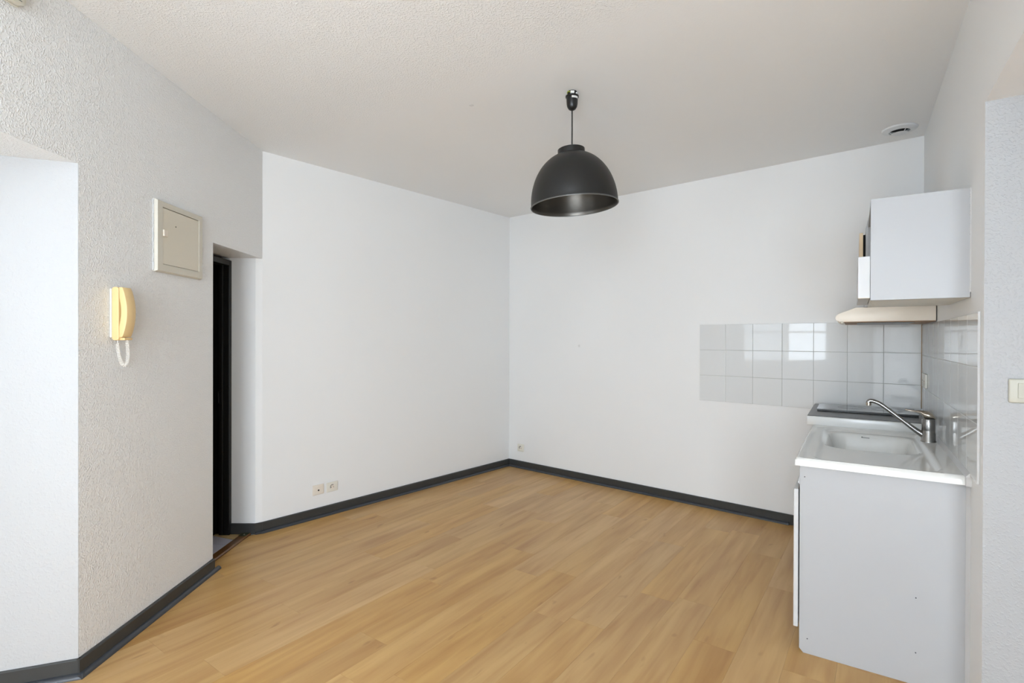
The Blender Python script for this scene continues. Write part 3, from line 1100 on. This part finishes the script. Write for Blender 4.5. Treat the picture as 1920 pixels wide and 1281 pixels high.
bm_prism(bm, [(CA1 - 0.006, -CB - 0.001), (CA1 - 0.006, -CB - 0.043), (CA0 + 0.02, -CB - 0.046), (CA0 + 0.02, -CB - 0.003)], CZ0 + 0.012, 1.732, bevel=0.001)
d = T.add('flap_door', bm, 'white_edge', label='low white flap door hanging slightly ajar')
bm = bmesh.new()
bm_box(bm, CA1 - 0.0065, CA1 - 0.004, -CB - 0.042, -CB - 0.002, CZ0 + 0.010, CZ0 + 0.0125)
T.add('edge_strip', bm, 'plastic_beige', parent=d)
bm = bmesh.new()
rr = random.Random(3)
for k in range(26):
    z = CZ1 - 0.01 - k * 0.0075 - rr.uniform(0, 0.003)
    if rr.random() < 0.55:
        bm_box(bm, CA1 + 0.0002, CA1 + 0.0007, -0.0045, -0.0025, z - rr.uniform(0.001, 0.004), z)
T.add('joint_gap', bm, 'screw')['kind'] = 'stuff'
bm = bmesh.new()
bm_prism(bm, [(CA1 - 0.018, 0.0), (CA1 + 0.004, 0.0), (CA1 + 0.001, -0.004), (CA1 - 0.018, -0.0035)], CZ0 + 0.02, CZ1)
T.add('sealant_bead', bm, 'white_edge')

HA0, HA1 = 0.085, 0.693
T = Thing('hood_cabinet', 'narrow white cabinet with sloping top standing above the cooker hood', 'cabinet', (0.4, -0.16, 1.572), KF)
bm = bmesh.new()
bm_prism(bm, [(-0.002, 1.572), (-0.322, 1.572), (-0.322, 2.022), (-0.296, 2.150), (-0.002, 2.150)], HA0, HA1, axis='X', bevel=0.0015)
T.add('body', bm, 'white_lam')
bm = bmesh.new()
bm_box(bm, HA0 + 0.003, HA1 - 0.003, -0.352, -0.334, 1.72, 1.999, 0.001)
d = T.add('front_door', bm, 'wood_trim', label='pale wood edged front door')
bm = bmesh.new()
bm_box(bm, HA0 + 0.01, HA1 - 0.02, -0.3335, -0.3225, 1.73, 1.99)
T.add('door_gap_shade', bm, 'dark_hole')  # dark strip standing in for the shade in the gap behind the door

T = Thing('cooker_hood', 'slim beige cooker hood under the cabinets with rounded front lip', 'hood', (0.4, -0.2, 1.487), KF)
bm = bmesh.new()
bm_prism(bm, [(-0.002, 1.490), (-0.002, 1.570), (-0.366, 1.570), (-0.452, 1.536), (-0.465, 1.524), (-0.468, 1.510), (-0.462, 1.496), (-0.445, 1.489)], HA0, HA1, axis='X', bevel=0.002)
T.add('housing', bm, 'beige', smooth=True, angle=25)
bm = bmesh.new()
bm_box(bm, HA0 + 0.006, HA1 - 0.004, -0.425, -0.004, 1.4855, 1.4898)
u = T.add('underside', bm, 'brown_stain', label='grease-browned underside')
bm = bmesh.new()
bm_box(bm, HA0 + 0.05, HA1 - 0.05, -0.36, -0.09, 1.4830, 1.4854, 0.001)
T.add('filter_grille', bm, 'steel_plate', parent=u)
for av in (0.60, 0.64):
    bm = bmesh.new()
    bm_box(bm, av, av + 0.018, -0.442, -0.428, 1.4815, 1.489, 0.002)
    T.add('switch', bm, 'plastic')
bm = bmesh.new()
bm_box(bm, HA1 - 0.004, HA1 + 0.0008, -0.0045, -0.002, 1.490, 1.571)
T.add('wall_gap', bm, 'dark_hole')

# ------------------------------------------------------------------ sockets and switches


def socket_thing(name, label, fr, x0, x1, z0, z1, kind, group=None, cat='socket', y=0.0):
    cx, cz = (x0 + x1) / 2, (z0 + z1) / 2
    T = Thing(name, label, cat, (cx, y, z0), fr, group)
    bm = bmesh.new()
    bm_box(bm, x0, x1, y - 0.009, y - 0.0005, z0, z1, 0.0035, 3)
    T.add('plate', bm, 'plastic_beige' if kind == 'aerial' else 'plastic', smooth=True)
    w = x1 - x0
    if kind == 'aerial':
        bm = bmesh.new()
        bm_box(bm, x0 + w * 0.10, x1 - w * 0.10, y - 0.0105, y - 0.0085, z0 + 0.010, z1 - 0.016, 0.001)
        T.add('cover', bm, 'plastic_beige')
        bm = bmesh.new()
        bm_lathe(bm, [(0, 0.0), (0.0065, 0.0), (0.0065, 0.0012), (0, 0.0012)], 20, (cx, y - 0.0100, cz - 0.004), axis='Y')
        T.add('hole', bm, 'dark_hole')
    elif kind == 'power':
        # ring, recessed well, two holes, earth pin
        bm = bmesh.new()
        bm_lathe(bm, [(0.0195, 0.0), (0.0225, 0.0), (0.0225, 0.0022), (0.0195, 0.0022), (0.0195, 0.0)], 32, (cx, y - 0.0085, cz), axis='Y')
        T.add('rim', bm, 'plastic', smooth=True)
        bm = bmesh.new()
        bm_lathe(bm, [(0, 0.0), (0.0195, 0.0), (0.0195, 0.0006), (0, 0.0006)], 32, (cx, y - 0.0088, cz), axis='Y')
        well = T.add('well', bm, 'plastic_beige')
        bm = bmesh.new()
        pts = []
        for k in range(9):
            th = math.radians(60 + 150 * k / 8)
            pts.append((cx + 0.0172 * math.cos(th), y - 0.0096, cz + 0.0172 * math.sin(th)))
        bm_tube(bm, pts, 0.0022, 6)
        T.add('shade_arc', bm, 'dark_hole', parent=well)  # dark arc standing in for the shade along one side of the well
        for sx in (-1, 1):
            bm = bmesh.new()
            bm_lathe(bm, [(0, 0.0), (0.0030, 0.0), (0.0030, 0.0005), (0, 0.0005)], 12, (cx + sx * 0.0095, y - 0.0094, cz - 0.003), axis='Y')
            T.add('hole', bm, 'dark_hole', parent=well)
        bm = bmesh.new()
        bm_lathe(bm, [(0, 0.0), (0.0026, 0.0), (0.0026, 0.006), (0, 0.0075)], 12, (cx, y - 0.009, cz + 0.009), axis='Y')
        T.add('earth_pin', bm, 'steel_pin', parent=well)
    return T


socket_thing('aerial_socket', 'beige aerial socket with one black hole, left of the pair', F_BL, 0.377, 0.469, 0.176, 0.253, 'aerial')
socket_thing('power_socket', 'ivory power socket right beside the beige aerial socket', F_BL, 0.492, 0.588, 0.176, 0.252, 'power')
socket_thing('power_socket', 'single ivory power socket low beside the far corner', F_BR, 0.126, 0.213, 0.175, 0.256, 'power')

T = Thing('tile_socket', 'flat white double socket on the right tiles above the hob', 'socket', (0.22, -TH, 1.09), KF)
bm = bmesh.new()
bm_box(bm, 0.145, 0.340, -TH - 0.011, -TH - 0.0002, 1.093, 1.176, 0.003, 3)
T.add('plate', bm, 'plastic', smooth=True)
for cx in (0.195, 0.290):
    bm = bmesh.new()
    bm_lathe(bm, [(0, 0.0), (0.020, 0.0), (0.020, 0.0015), (0, 0.0015)], 28, (cx, -TH - 0.0105, 1.1345), axis='Y')
    w = T.add('well', bm, 'plastic_beige')
    for sx in (-1, 1):
        bm = bmesh.new()
        bm_lathe(bm, [(0, 0.0), (0.003, 0.0), (0.003, 0.0005), (0, 0.0005)], 12, (cx + sx * 0.0095, -TH - 0.0119, 1.1345), axis='Y')
        T.add('hole', bm, 'dark_hole', parent=w)

T = Thing('light_switch', 'ivory light switch cut by the right edge of the picture', 'switch', (0.105, 0, 1.174), F_REC)
bm = bmesh.new()
bm_box(bm, 0.062, 0.146, -0.010, -0.0005, 1.172, 1.253, 0.005, 3)
T.add('plate', bm, 'switch_plastic', smooth=True)
bm = bmesh.new()
bm_prism(bm, [(0.085, -0.0098), (0.123, -0.0098), (0.123, -0.0130), (0.085, -0.0150)], 1.189, 1.239, bevel=0.0012)
T.add('rocker', bm, 'switch_plastic')

# ------------------------------------------------------------------ electrical panel on the left wall
T = Thing('fuse_box', 'beige flush fuse box with hinged cover above the entry phone', 'fuse box', (0.64, 0, 1.712), F_LEFT)
x0, x1, z0, z1 = 0.440, 0.826, 1.712, 2.070
t_ = 0.044
ix0, ix1, iz0, iz1 = x0 + t_, x1 - 0.036, z0 + 0.040, z1 - 0.032


def frame_ring(bm, o, i, yo, yi):
    t = bmesh.new()
    def q(r, y):
        return [t.verts.new((r[0], y, r[2])), t.verts.new((r[1], y, r[2])), t.verts.new((r[1], y, r[3])), t.verts.new((r[0], y, r[3]))]
    back = q(o, -0.0005)
    o1 = q(o, yo)
    om = (o[0] + 0.006, o[1] - 0.006, o[2] + 0.006, o[3] - 0.006)
    o2 = q(om, yi)
    i1 = q(i, yi)
    ib = q(i, -0.0005)
    for p, r in ((back, o1), (o1, o2), (o2, i1), (i1, ib)):
        for k in range(4):
            k2 = (k + 1) % 4
            t.faces.new((p[k], p[k2], r[k2], r[k]))
    for k in range(4):
        k2 = (k + 1) % 4
        t.faces.new((ib[k], ib[k2], back[k2], back[k]))
    bmesh.ops.recalc_face_normals(t, faces=t.faces)
    merge(bm, t)


bm = bmesh.new()
frame_ring(bm, (x0, x1, z0, z1), (ix0, ix1, iz0, iz1), -0.010, -0.022)
T.add('frame', bm, 'panel')
bm = bmesh.new()
bm_box(bm, ix0 + 0.0005, ix1 - 0.0005, -0.006, -0.001, iz0 + 0.0005, iz1 - 0.0005)
T.add('back_box', bm, 'dark_hole')
bm = bmesh.new()
bm_box(bm, ix0 + 0.0008, ix1 - 0.001, -0.0195, -0.0065, iz0 + 0.0022, iz1 - 0.0030, 0.001)
d = T.add('cover', bm, 'panel_door')
bm = bmesh.new()
bm_prism(bm, [(ix0 + 0.001, -0.019), (ix0 + 0.001, -0.024), (ix0 + 0.006, -0.027), (ix0 + 0.038, -0.0235), (ix0 + 0.040, -0.019)], iz1 - 0.145, iz1 - 0.112, bevel=0.001)
T.add('latch', bm, 'plastic_beige', parent=d)
bm = bmesh.new()
bm_lathe(bm, [(0, 0.0), (0.004, 0.0), (0.0034, 0.001), (0, 0.0012)], 14, (ix0 + 0.105, -0.0194, iz1 - 0.078), axis='Y')
T.add('screw', bm, 'brass', parent=d)
bm = bmesh.new()
rr = random.Random(5)
z = z0 + 0.004
while z < z1 - 0.004:
    h = rr.uniform(0.008, 0.022)
    wv = rr.uniform(0.0015, 0.005)
    bm_box(bm, x0 - wv, x0 + 0.001, -0.007 - rr.uniform(0, 0.002), -0.0003, z, min(z + h, z1 - 0.003), 0.0008, 1)
    z += h * 0.9
T.add('paint_edge', bm, 'white_edge', label='bright ragged paint bead along the near edge')

# ------------------------------------------------------------------ entry phone
T = Thing('entry_phone', 'yellowed cream entry phone handset on the roughcast wall with white coiled cord', 'phone', (0.195, 0, 1.372), F_LEFT)
px0, px1 = 0.163, 0.222
pz0, pz1 = 1.371, 1.606
bm = bmesh.new()
bm_box(bm, px0 - 0.0018, px1 - 0.004, -0.010, -0.0003, pz0 + 0.012, pz1 - 0.006, 0.003, 2)
T.add('backplate', bm, 'phone_back')


def rounded_poly(pts, r, k=5):
    out = []
    n = len(pts)
    for i in range(n):
        p0, p1, p2 = Vector(pts[i - 1]), Vector(pts[i]), Vector(pts[(i + 1) % n])
        d0, d1 = (p0 - p1).normalized(), (p2 - p1).normalized()
        rr_ = min(r, (p0 - p1).length * 0.45, (p2 - p1).length * 0.45)
        s, e = p1 + d0 * rr_, p1 + d1 * rr_
        for j in range(k + 1):
            t = j / k
            out.append(tuple(s * (1 - t) ** 2 + p1 * 2 * t * (1 - t) + e * t * t))
    return out


bm = bmesh.new()
prof = rounded_poly([(-0.010, pz0), (-0.040, pz0), (-0.040, pz1), (-0.010, pz1)], 0.016)
bm_prism(bm, prof, px0, px1, axis='X', bevel=0.0016)
bm_prism(bm, rounded_poly([(-0.036, pz0 + 0.001), (-0.058, pz0 + 0.001), (-0.058, pz0 + 0.012), (-0.036, pz0 + 0.012)], 0.004), px0 + 0.012, px1, axis='X', bevel=0.001)
T.add('base', bm, 'phone', smooth=True, angle=40)
bm = bmesh.new()
zc = (pz0 + pz1) / 2
outer, inner = [], []
hz0, hz1 = pz0 + 0.014, pz1 - 0.001
for i in range(17):
    s = i / 16
    z = hz0 + (hz1 - hz0) * s
    k = math.sin(PI * s)
    outer.append((-0.0545 - 0.0215 * k ** 0.8, z))
    inner.append((-0.0412 - 0.0085 * max(0.0, math.sin(PI * min(1, max(0, (s - 0.22) / 0.58)))), z))
prof = outer + inner[::-1]
bm_prism(bm, prof, px0 + 0.001, px1 - 0.003, axis='X', bevel=0.002)
T.add('handset', bm, 'phone', smooth=True, angle=40)
# coiled cord
path = catmull([(0.176, -0.026, pz0 + 0.004), (0.177, -0.026, 1.352), (0.181, -0.027, 1.318), (0.188, -0.029, 1.285), (0.199, -0.033, 1.262),
                (0.210, -0.038, 1.262), (0.214, -0.043, 1.285), (0.210, -0.047, 1.318), (0.203, -0.050, 1.352), (0.199, -0.052, pz0 + 0.014)], 60)
tot = [0.0]
for i in range(1, len(path)):
    tot.append(tot[-1] + (path[i] - path[i - 1]).length)
Lp = tot[-1]
coil = []
turns = 46
up = Vector((1, 0, 0))
for i, p in enumerate(path):
    s = tot[i] / Lp
    d = (path[min(i + 1, len(path) - 1)] - path[max(i - 1, 0)]).normalized()
    u = (Vector((0, 1, 0)) - d * d.y).normalized()
    v = d.cross(u)
    amp = 0.0062 * sstep(0.05, 0.085, s) * sstep(0.95, 0.915, s)
    th = 2 * PI * turns * s
    coil.append(p + (u * math.cos(th) + v * math.sin(th)) * amp)
bm = bmesh.new()
bm_tube(bm, coil, 0.0016, 6)
T.add('coiled_cord', bm, 'cord', smooth=True)

# ------------------------------------------------------------------ chime at the top left edge
T = Thing('door_chime', 'small ivory chime box at the top left edge, high on the roughcast wall', 'chime', (-0.33, 0, 2.552), F_LEFT)
bm = bmesh.new()
bm_prism(bm, rounded_poly([(-0.405, 2.550), (-0.258, 2.550), (-0.258, 2.675), (-0.405, 2.675)], 0.030), -0.006, -0.0005, axis='Y')
T.add('base', bm, 'plastic')
bm = bmesh.new()
bm_prism(bm, rounded_poly([(-0.402, 2.553), (-0.261, 2.553), (-0.261, 2.672), (-0.402, 2.672)], 0.028), -0.030, -0.006, axis='Y', bevel=0.004)
d = T.add('cover', bm, 'panel', smooth=True, angle=40)
for k in range(3):
    bm = bmesh.new()
    bm_box(bm, -0.322 - 0.013 * k, -0.315 - 0.013 * k, -0.0308, -0.0298, 2.566, 2.576)
    T.add('slot', bm, 'dark_hole', parent=d)
bm = bmesh.new()
bm_box(bm, -0.297, -0.280, -0.0306, -0.0298, 2.566, 2.570)
T.add('maker_mark', bm, 'logo', parent=d)

# ------------------------------------------------------------------ ceiling vent
T = Thing('ceiling_vent', 'round white extractor vent in the ceiling corner above the cabinets', 'vent', (2.436, 3.290, HC), FW)
c = (2.436, 3.290, HC)
bm = bmesh.new()
bm_lathe(bm, [(0.055, -0.0002), (0.053, -0.015), (0.056, -0.019), (0.066, -0.018), (0.090, -0.009), (0.095, -0.0005), (0.09, -0.0002), (0.055, -0.0002)], 56, c)
T.add('outer_ring', bm, 'vent', smooth=True)
bm = bmesh.new()
bm_lathe(bm, [(0, -0.0005), (0.0515, -0.0005), (0.0515, -0.002), (0, -0.002)], 40, c)
T.add('dark_duct', bm, 'dark_hole')
bm = bmesh.new()
bm_lathe(bm, [(0, -0.033), (0.034, -0.032), (0.042, -0.0305), (0.0435, -0.0295), (0.042, -0.0285), (0.0, -0.0275)], 48, c)
T.add('centre_disc', bm, 'vent', smooth=True)
for k in range(3):
    th = 2 * PI * k / 3 + 0.55
    bm = bmesh.new()
    bm_tube(bm, [(c[0] + 0.036 * math.cos(th), c[1] + 0.036 * math.sin(th), HC - 0.028), (c[0] + 0.0535 * math.cos(th), c[1] + 0.0535 * math.sin(th), HC - 0.014)], 0.0022, 8)
    T.add('spoke', bm, 'vent')

# ------------------------------------------------------------------ pendant lamp
LX, LY = 0.320, 2.815
T = Thing('pendant_lamp', 'black dome pendant lamp with grey lining hanging from the ceiling', 'lamp', (LX, LY, HC), FW)
bm = bmesh.new()
bm_lathe(bm, [(0, 2.6135), (0.006, 2.6135), (0.018, 2.620), (0.026, 2.632), (0.0295, 2.648), (0.031, 2.680), (0.0352, 2.684), (0.0358, 2.691),
              (0.033, 2.692), (0.029, 2.684), (0.027, 2.66), (0, 2.655)], 40, (LX, LY, 0))
can = T.add('canopy', bm, 'black_plastic', smooth=True)
bm = bmesh.new()
t = bmesh.new()
rl = 0.0318
rows = []
for zz in (2.6715, 2.6835):
    rows.append([t.verts.new((LX + (rl + 0.0008) * math.sin(th), LY - (rl + 0.0008) * math.cos(th), zz)) for th in [math.radians(-10 + 70 * k / 8) for k in range(9)]])
    rows.append([t.verts.new((LX + (rl - 0.002) * math.sin(th), LY - (rl - 0.002) * math.cos(th), zz)) for th in [math.radians(-10 + 70 * k / 8) for k in range(9)]])
for k in range(8):
    t.faces.new((rows[0][k], rows[0][k + 1], rows[2][k + 1], rows[2][k]))
    t.faces.new((rows[1][k], rows[3][k], rows[3][k + 1], rows[1][k + 1]))
    t.faces.new((rows[0][k], rows[1][k], rows[1][k + 1], rows[0][k + 1]))
    t.faces.new((rows[2][k], rows[2][k + 1], rows[3][k + 1], rows[3][k]))
bmesh.ops.recalc_face_normals(t, faces=t.faces)
merge(bm, t)
T.add('paper_label', bm, 'label', parent=can)
bm = bmesh.new()
bm_lathe(bm, [(0, 2.69), (0.024, 2.69), (0.026, 2.7132), (0, 2.7132)], 24, (LX, LY, 0))
rose = T.add('ceiling_rose', bm, 'black_plastic', smooth=True)
bm = bmesh.new()
bm_box(bm, LX - 0.012, LX + 0.009, LY - 0.030, LY - 0.020, 2.696, 2.709, 0.002)
T.add('terminal_block', bm, 'label', parent=rose)
bm = bmesh.new()
bm_box(bm, LX + 0.017, LX + 0.025, LY - 0.024, LY - 0.014, 2.695, 2.702, 0.001)
T.add('terminal_block', bm, 'label', parent=rose)
bm = bmesh.new()
bm_tube(bm, catmull([(LX - 0.012, LY - 0.022, 2.702), (LX - 0.022, LY - 0.024, 2.707), (LX - 0.028, LY - 0.012, 2.701), (LX - 0.022, LY - 0.002, 2.708)], 6), 0.0022, 8)
T.add('earth_wire', bm, 'green_wire', parent=rose, smooth=True)
bm = bmesh.new()
bm_tube(bm, [(LX, LY, 2.616), (LX + 0.0005, LY, 2.51), (LX, LY, 2.405)], 0.0036, 10)
T.add('cord', bm, 'cable', smooth=True)
# the dome hangs slightly tilted
TILT = Matrix.Translation((LX, LY, 2.33)) @ Matrix.Rotation(math.radians(-3.4), 4, 'Y') @ Matrix.Translation((-LX, -LY, -2.33))


def lamp_part(name, prof, mat, **kw):
    bm = bmesh.new()
    bm_lathe(bm, prof, 72, (LX, LY, 0))
    bm.transform(TILT)
    return T.add(name, bm, mat, smooth=True, **kw)


lamp_part('cap', [(0, 2.412), (0.008, 2.412), (0.066, 2.408), (0.0725, 2.404), (0.0735, 2.372), (0.070, 2.368), (0.060, 2.368)], 'black_plastic')
z_r, z_t, r_r = 2.098, 2.388, 0.2330
dome = []
for i in range(25):
    th = (PI / 2) * i / 24
    # superellipse: steep sides, round crown
    x = math.cos(th) ** 0.92
    y = math.sin(th) ** 1.0
    dome.append((r_r * x, z_r + 0.008 + (z_t - z_r - 0.008) * y))
dome = [(r, z) for r, z in dome if r > 0.058]
lamp_part('shade', [(r_r + 0.0012, z_r + 0.003)] + dome, 'lamp')
lamp_part('lining', [(r_r - 0.002, z_r + 0.002)] + [(r - 0.0035, z - 0.0035) for r, z in dome] + [(0, 2.372)], 'lamp_in', label='dull grey metal lining of the shade')
lamp_part('rim', [(r_r - 0.0028, z_r + 0.004), (r_r - 0.002, z_r), (r_r + 0.0028, z_r), (r_r + 0.0036, z_r + 0.003), (r_r + 0.0012, z_r + 0.006)], 'lamp_rim')
bm = bmesh.new()
bm_lathe(bm, [(0, 2.300), (0.018, 2.300), (0.020, 2.305), (0.020, 2.360), (0.026, 2.362), (0.026, 2.371), (0, 2.371)], 28, (LX, LY, 0))
bm.transform(TILT)
T.add('bulb_holder', bm, 'black_plastic', smooth=True)
